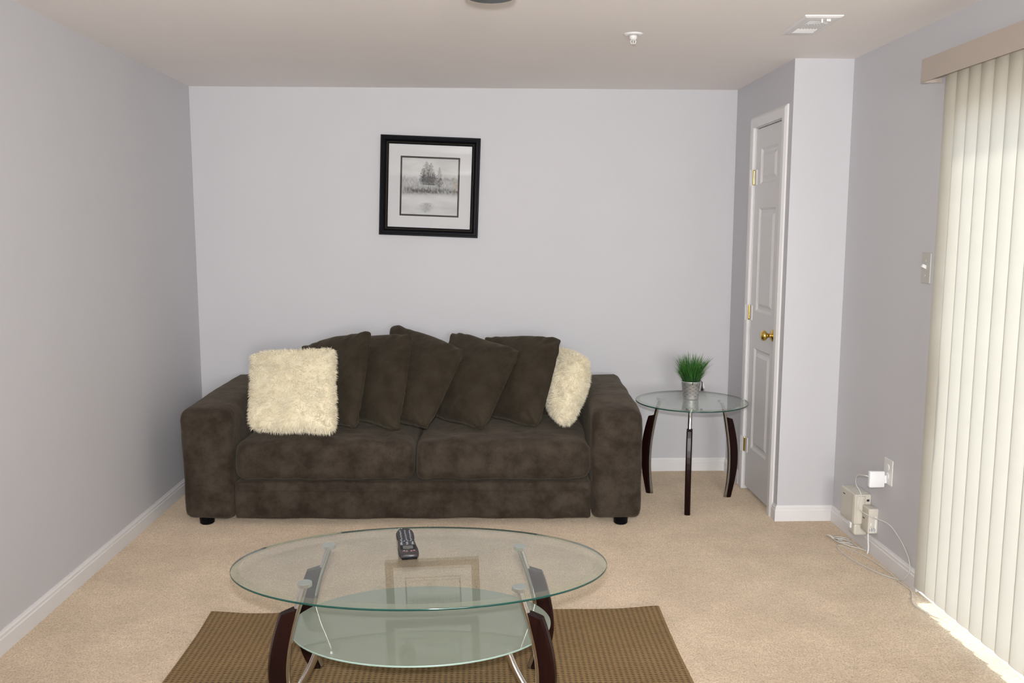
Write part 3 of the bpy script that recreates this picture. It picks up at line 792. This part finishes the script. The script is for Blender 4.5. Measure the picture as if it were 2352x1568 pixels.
for cx, t, w, l, m in bt:
    bm = bmesh.new(); rbox(bm, cx, t, w, l); b_ = obj('button', bm, m, rm, bevel=.0012)
bm = bmesh.new()
for cx, t, w, l, m in bt: rbox(bm, cx+random.uniform(-.001, .001), t, w*.30, l*.38, .0020)
mk = obj('button_print', bm, 'mark', rm); mk['kind'] = 'stuff'

# ------------------------------------------------------------------ framed picture
PW, PH = .588, .584
pc = thing('framed_picture', (-.315, ROOM_B, 1.7445), 0, 'black framed misty tree print hanging slightly crooked above the sofa', 'picture')
pc.rotation_euler = (0, math.radians(2.05), 0)
def frame_ring(prof, a, b):
    """prof (inset, depth out from wall)"""
    bm = bmesh.new(); rings = [[bm.verts.new((sx*(a/2-o), -d, sz*(b/2-o))) for o, d in prof] for sx, sz in ((-1, 1), (1, 1), (1, -1), (-1, -1))]
    k = len(prof)
    for i in range(4):
        p, q = rings[i], rings[(i+1) % 4]
        for j in range(k): bm.faces.new((p[j], p[(j+1) % k], q[(j+1) % k], q[j]))
    return bm
obj('frame', frame_ring([(0, .001), (0, .022), (.003, .025), (.007, .025), (.008, .022), (.011, .022), (.014, .030), (.024, .031), (.034, .024), (.0375, .018), (.0375, .001)], PW, PH), 'frame', pc)
obj('frame_bead', frame_ring([(.0375, .001), (.0375, .0195), (.0390, .0205), (.0405, .0195), (.0405, .001)], PW, PH), 'frame_bead', pc)
obj('inner_lip', frame_ring([(.0405, .001), (.0405, .017), (.0490, .014), (.0495, .001)], PW, PH), 'frame', pc)
def flat(a, b, y, hole=None):
    bm = bmesh.new()
    if hole:
        rings = [[bm.verts.new((sx*w/2, -y, sz*h/2)) for sx, sz in ((-1, 1), (1, 1), (1, -1), (-1, -1))] for w, h in ((a, b), hole)]
        back = [[bm.verts.new((v.co.x, -y+.002, v.co.z)) for v in r] for r in rings]
        for i in range(4):
            n_ = (i+1) % 4
            bm.faces.new((rings[0][i], rings[0][n_], rings[1][n_], rings[1][i])); bm.faces.new((back[0][i], back[1][i], back[1][n_], back[0][n_]))
            bm.faces.new((rings[1][i], rings[1][n_], back[1][n_], back[1][i])); bm.faces.new((rings[0][i], back[0][i], back[0][n_], rings[0][n_]))
    return bm
obj('mat_board', flat(PW-.095, PH-.095, .008, (.352, .350)), 'matboard', pc)
obj('mat_liner', flat(.352, .350, .0062, (.332, .330)), 'frame', pc)
obj('glass', boxm(-(PW/2-.049), PW/2-.049, -.0125, -.0110, -(PH/2-.049), PH/2-.049), 'picture_glass', pc)
# printed art: misty lake with two trees and their reflection, colours stored per point of a fine grid
def art():
    n = 200; A = .336
    u, v = np.meshgrid(np.linspace(0, 1, n), np.linspace(0, 1, n), indexing='ij')   # v 0 bottom .. 1 top
    def fb(s, seed, o=3, sx=1, sy=1):
        r = np.zeros((n, n))
        for i in range(n):
            for j in range(n): r[i, j] = noise.fractal(Vector((u[i, j]*s*sx+seed, v[i, j]*s*sy, seed)), .8, 2.0, o)
        return r
    c1 = fb(3, 1, 4, .6, 2); c2 = fb(40, 5, 2, 1, .45); c3 = fb(14, 9, 3, 1.5, .6); c4 = fb(60, 3, 2)
    g_ = .60+.10*c1
    sst = lambda e0, e1, x: np.clip((x-e0)/(e1-e0), 0, 1)**2*(3-2*np.clip((x-e0)/(e1-e0), 0, 1))
    g_ -= .05*sst(.9, 1, v)
    top = .655+.05*c3; bank = sst(.33, .40, v)*(1-sst(top-.02, top+.03, v))
    g_ -= bank*(.19+.14*c2)
    low = np.exp(-((v-.43-.02*c3)/.045)**2)*(1-sst(.62, .9, u)*.35)*sst(.02, .12, u)
    g_ -= low*(.24+.18*c2)
    def tree(cx, w, y0, y1, dens, seed, flip=False):
        vv = .74-v if flip else v
        t = np.clip((vv-y0)/(y1-y0), 0, 1); prof_ = w*(1-t)**.55*(.55+.45*np.clip(t*4, 0, 1))
        edge = prof_*(1+.55*np.sin(vv*95+seed)*.35+.9*c4)
        m = (np.abs(u-cx) < np.clip(edge, 0, 1))*(vv > y0)*(vv < y1)
        return m*dens*(1.0+.5*c2)
    for a in ((.435, .105, .53, .94, .30, 1), (.51, .095, .53, .92, .27, 2), (.375, .07, .57, .82, .24, 5), (.565, .07, .53, .76, .24, 8), (.665, .060, .50, .85, .22, 4)): g_ -= tree(*a)
    g_ -= ((np.abs(u-.475) < .006)*(v > .40)*(v < .56))*.22+((np.abs(u-.665) < .004)*(v > .40)*(v < .55))*.18
    g_ -= tree(.43, .10, .52, .70, .13, 3, True)+tree(.50, .08, .52, .68, .10, 6, True)
    g_ = np.clip(g_, .06, .72)
    rgb = np.stack([g_*.99, g_*1.02, g_*1.03, np.ones_like(g_)], 2)
    warm = np.exp(-(((u-.99)/.06)**2+((v-.55)/.12)**2)); rgb[..., 2] -= warm*.12; rgb[..., 1] -= warm*.05
    me = bpy.data.meshes.new('printed_art')
    X = (u-.5)*A; Z = (v-.5)*A
    V = np.stack([X, np.full_like(X, -.0042), Z], 2).reshape(-1, 3)
    idx = np.arange(n*n).reshape(n, n)
    Fq = np.stack([idx[:-1, :-1], idx[1:, :-1], idx[1:, 1:], idx[:-1, 1:]], 2).reshape(-1, 4)
    me.from_pydata(V.tolist(), [], Fq.tolist())
    ca = me.color_attributes.new('print', 'FLOAT_COLOR', 'POINT'); ca.data.foreach_set('color', rgb.reshape(-1).astype(np.float32))
    q = Mt('printed_paper'); p = q.new('ShaderNodeBsdfPrincipled'); a = q.new('ShaderNodeAttribute'); a.attribute_name = 'print'
    q.ln(a.outputs['Color'], p.inputs['Base Color']); p.inputs['Roughness'].default_value = .6; q.ln(p.outputs[0], q.out.inputs[0])
    me.materials.append(q.m); o = bpy.data.objects.new('printed_art', me); COL.objects.link(o); o.parent = pc
art()

# ------------------------------------------------------------------ ceiling fittings
sp = thing('ceiling_sprinkler', (.642, 3.822, ROOM_H), 0, 'small white fire sprinkler head on the ceiling', 'sprinkler')
obj('escutcheon', lathe(bmesh.new(), [(.041, 0), (.041, -.002), (.034, -.006), (.022, -.009), (.018, -.006)], 36), 'trim', sp, smooth=True)
obj('socket', lathe(bmesh.new(), [(.017, -.004), (.017, -.014), (.014, -.022), (.008, -.026)], 24), 'plastic', sp, smooth=True)
bm = bmesh.new(); tube(bm, [(-.007, 0, -.024), (-.011, 0, -.032), (-.006, 0, -.040), (0, 0, -.042), (.006, 0, -.040), (.011, 0, -.032), (.007, 0, -.024)], .0018, 8)
obj('yoke', bm, 'plastic', sp, smooth=True)
obj('deflector', lathe(bmesh.new(), [(.003, -.040), (.0115, -.041), (.0115, -.043), (.003, -.044)], 20), 'beige_plastic', sp)
obj('bulb', lathe(bmesh.new(), [(.002, -.025), (.003, -.030), (.003, -.036), (.002, -.040)], 12), 'mark', sp)

VC = (1.330, 3.618)
vt = thing('ceiling_vent', (VC[0], VC[1], ROOM_H), math.radians(-2.0), 'white rectangular louvred air vent on the ceiling', 'vent')
bm = bmesh.new(); a, b = .075, .155
P1 = [(a, b, 0), (a, b, -.004), (a-.008, b-.008, -.009), (a-.030, b-.048, -.011), (a-.032, b-.050, -.004)]
rings = [[bm.verts.new((sx*x, sy*y, z)) for sx, sy in ((-1, -1), (1, -1), (1, 1), (-1, 1))] for x, y, z in P1]
for p, q in zip(rings, rings[1:]):
    for i in range(4): bm.faces.new((p[i], p[(i+1) % 4], q[(i+1) % 4], q[i]))
obj('flange', bm, 'trim', vt)
obj('backing', boxm(-.044, .044, -.106, .106, -.003, -.001), 'plastic', vt)
def lou(x0, x1, y0, y1, tilt, axis):
    bm = bmesh.new(); box(bm, -(x1-x0)/2, (x1-x0)/2, -(y1-y0)/2, (y1-y0)/2, -.0006, .0006)
    bmesh.ops.rotate(bm, verts=bm.verts, cent=(0, 0, 0), matrix=Matrix.Rotation(math.radians(tilt), 3, axis))
    return obj('louver', bm, 'trim', vt, loc=((x0+x1)/2, (y0+y1)/2, -.0085))
for k in range(7):
    x = -.036+.012*k; lou(x-.0055, x+.0055, -.035, .035, 40, 'Y')
for k in range(5): lou(-.042, .042, .046+.011*k, .054+.011*k, -40, 'X')
for k in range(5): lou(-.042, .042, -.100+.011*k, -.092+.011*k, 40, 'X')
obj('damper_lever', boxm(-.003, .003, -.130, -.122, -.024, -.009), 'trim', vt)
obj('damper_lever', boxm(.018, .034, -.129, -.121, -.018, -.009), 'trim', vt)

cl = thing('ceiling_lamp', (.026, 2.858, ROOM_H), 0, 'glossy black round ceiling fixture cut off by the top edge', 'lamp')
obj('canopy', lathe(bmesh.new(), [(.060, 0), (.060, -.012), (.045, -.022), (.014, -.026)], 36), 'black_gloss', cl, smooth=True)
obj('stem', lathe(bmesh.new(), [(.010, -.024), (.010, -.055)], 16), 'black_gloss', cl)
obj('shade', lathe(bmesh.new(), [(.016, -.050), (.060, -.056), (.079, -.066), (.080, -.098), (.076, -.102), (.001, -.1035)], 48, cap=False), 'black_gloss', cl, smooth=True)

# ------------------------------------------------------------------ fittings on the right wall
sw = thing('light_switch', (ROOM_R, 3.499, 1.338), 0, 'white light switch plate on the wall beside the blinds', 'switch')
obj('plate', boxm(-.006, 0, -.036, .036, -.062, .062), 'switch_plate', sw, bevel=.003)
bm = bmesh.new(); box(bm, -.024, -.004, -.005, .005, -.004, .009); bmesh.ops.rotate(bm, verts=bm.verts, cent=(-.004, 0, 0), matrix=Matrix.Rotation(.45, 3, 'Y')); obj('toggle', bm, 'charger', sw)
for z in (-.030, .030): obj('screw', boxm(-.0068, -.005, -.003, .003, z-.003, z+.003), 'plastic', sw)

ol = thing('wall_outlet', (ROOM_R, 3.722, .424), 0, 'white wall outlet with a square charger plugged into it', 'outlet')
obj('plate', boxm(-.006, 0, -.040, .040, -.058, .058), 'plastic', ol, bevel=.003)
for z in (-.020, .020):
    s_ = obj('socket', lathe(bmesh.new(), [(.015, 0), (.015, .0035), (.013, .0045)], 24), 'trim', ol, loc=(-.005, 0, z)); s_.rotation_euler = (0, -math.pi/2, 0)

def rounded(name, x, y, z, par, mat, r): return obj(name, soft_box(*x, *y, *z, r, .012), mat, par, smooth=True)
ch = thing('charger', (1.758, 3.735, .387), 0, 'glossy white square power adapter plugged into the wall outlet', 'charger')
rounded('body', (-.037, .034), (-.014, .014), (-.038, .038), ch, 'charger', .008)
obj('prong_collar', boxm(.033, .043, -.010, .010, -.018, .018), 'charger', ch, bevel=.002)
bm = bmesh.new()
tube(bm, [(1.724, 3.735, .398), (1.708, 3.74, .402), (1.700, 3.80, .385), (1.712, 3.84, .335), (1.735, 3.83, .285), (1.715, 3.80, .232), (1.735, 3.74, .216), (1.785, 3.66, .205), (1.797, 3.58, .172), (1.799, 3.52, .138), (1.797, 3.475, .10), (1.792, 3.465, .06), (1.780, 3.49, .020), (1.77, 3.53, .006), (1.725, 3.60, .004), (1.680, 3.74, .004), (1.665, 3.87, .004), (1.690, 3.94, .004), (1.735, 3.86, .004), (1.768, 3.72, .004), (1.775, 3.60, .005), (1.772, 3.50, .004), (1.778, 3.42, .004), (1.757, 3.36, .004), (1.722, 3.28, .004), (1.735, 3.20, .004), (1.765, 3.15, .004)], .0021, 6, 8)
bmesh.ops.translate(bm, verts=bm.verts, vec=(-1.758, -3.735, -.387)); obj('cord', bm, 'cord', ch, smooth=True)

nb = thing('network_box', (1.766, 3.955, .105), 0, 'larger ivory plug-in network box low on the wall, nearest the closet', 'device')
def rel(o3, *a): return boxm(a[0]-o3[0], a[1]-o3[0], a[2]-o3[1], a[3]-o3[1], a[4]-o3[2], a[5]-o3[2])
N0 = (1.766, 3.955, .105)
bm = soft_box(-.038, .0405, -.080, .082, .020, .166, .008, .014); obj('body', bm, 'beige_plastic', nb, smooth=True)
bm = bmesh.new(); lathe(bm, [(.030, .030), (.030, .160)], 28, (-.010, -.060)); obj('rounded_corner', bm, 'beige_plastic', nb, smooth=False)
obj('plug_block', rel(N0, 1.735, 1.80, 3.885, 3.955, .070, .126), 'beige_plastic', nb, bevel=.01)
obj('cable_connector', rel(N0, 1.728, 1.740, 3.915, 3.940, .098, .128), 'charger', nb, bevel=.001)
obj('port', rel(N0, 1.784, 1.796, 3.8745, 3.876, .238, .248), 'dark', nb)
MAT['led'] = principled('blue_light_window', (.05, .16, .42), .3, noise_amt=.02)
for k in range(2): obj('indicator', rel(N0, 1.7275, 1.7285, 3.895, 3.901, .175+.012*k, .182+.012*k), 'led', nb)
bm = bmesh.new()
for k in range(6): box(bm, -.0385, -.0378, -.058-.0, -.052, .072+.012*k, .075+.012*k)
box(bm, -.0386, -.0378, .030, .052, .134, .139)
mk = obj('printed_marks', bm, 'button', nb); mk['kind'] = 'stuff'
bm = bmesh.new()
for k in range(5): box(bm, -.020+.011*k, -.014+.011*k, -.055, .03, .1655, .1666)
obj('vent_slots', bm, 'cord', nb)['kind'] = 'stuff'

N1 = (1.786, 3.832, .107)
n2 = thing('network_adapter', N1, 0, 'smaller ivory plug-in adapter low on the wall with printed label and cord', 'device')
obj('body', soft_box(-.026, .021, -.036, .040, .002, .120, .006, .012), 'beige_plastic', n2, smooth=True)
bm = bmesh.new()
for (xx0, xx1, zz0, zz1) in ((-.018, -.010, .010, .032), (-.006, .002, .010, .026), (-.016, -.011, .040, .055), (.004, .012, .012, .070), (.004, .012, .075, .085)):
    box(bm, xx0, xx1, -.0369, -.0358, zz0, zz1)
obj('label_patches', bm, 'charger', n2)['kind'] = 'stuff'
bm = bmesh.new()
for k in range(5): box(bm, -.018+.006*k, -.0165+.006*k, -.0374, -.0366, .014, .028+.004*(k % 2))
box(bm, -.0269, -.0258, .005, .022, .062, .066)
obj('printed_marks', bm, 'button', n2)['kind'] = 'stuff'
bm = bmesh.new(); tube(bm, [(1.775, 3.825, .110), (1.776, 3.822, .070), (1.778, 3.820, .030), (1.775, 3.822, .006)], .0035, 8)
bmesh.ops.translate(bm, verts=bm.verts, vec=[-q for q in N1]); obj('cord', bm, 'charger', n2, smooth=True)
bm = bmesh.new()
pts = [(1.772, 3.895, .005)]
for k in range(26):
    t = k/25; pts.append((1.735+.030*math.cos(t*19)-.03*t+.006*math.sin(t*40), 3.99+.045*math.sin(t*15)-.02*t, .006+.010*t+.006*math.sin(t*11)))
pts += [(1.695, 3.965, .016), (1.725, 3.915, .012), (1.765, 3.885, .008), (1.788, 3.86, .005)]
tube(bm, pts, .0026, 6, 4)
bundle = tag(obj('cable_bundle', bm, 'cord', smooth=True), 'tangled off-white cable bundle on the carpet under the network box', 'cable')
bm = bmesh.new(); tube(bm, [(1.690, 4.00, .014), (1.682, 4.02, .020), (1.676, 4.045, .016)], .006, 8); obj('plug', bm, 'beige_plastic', bundle, smooth=True)
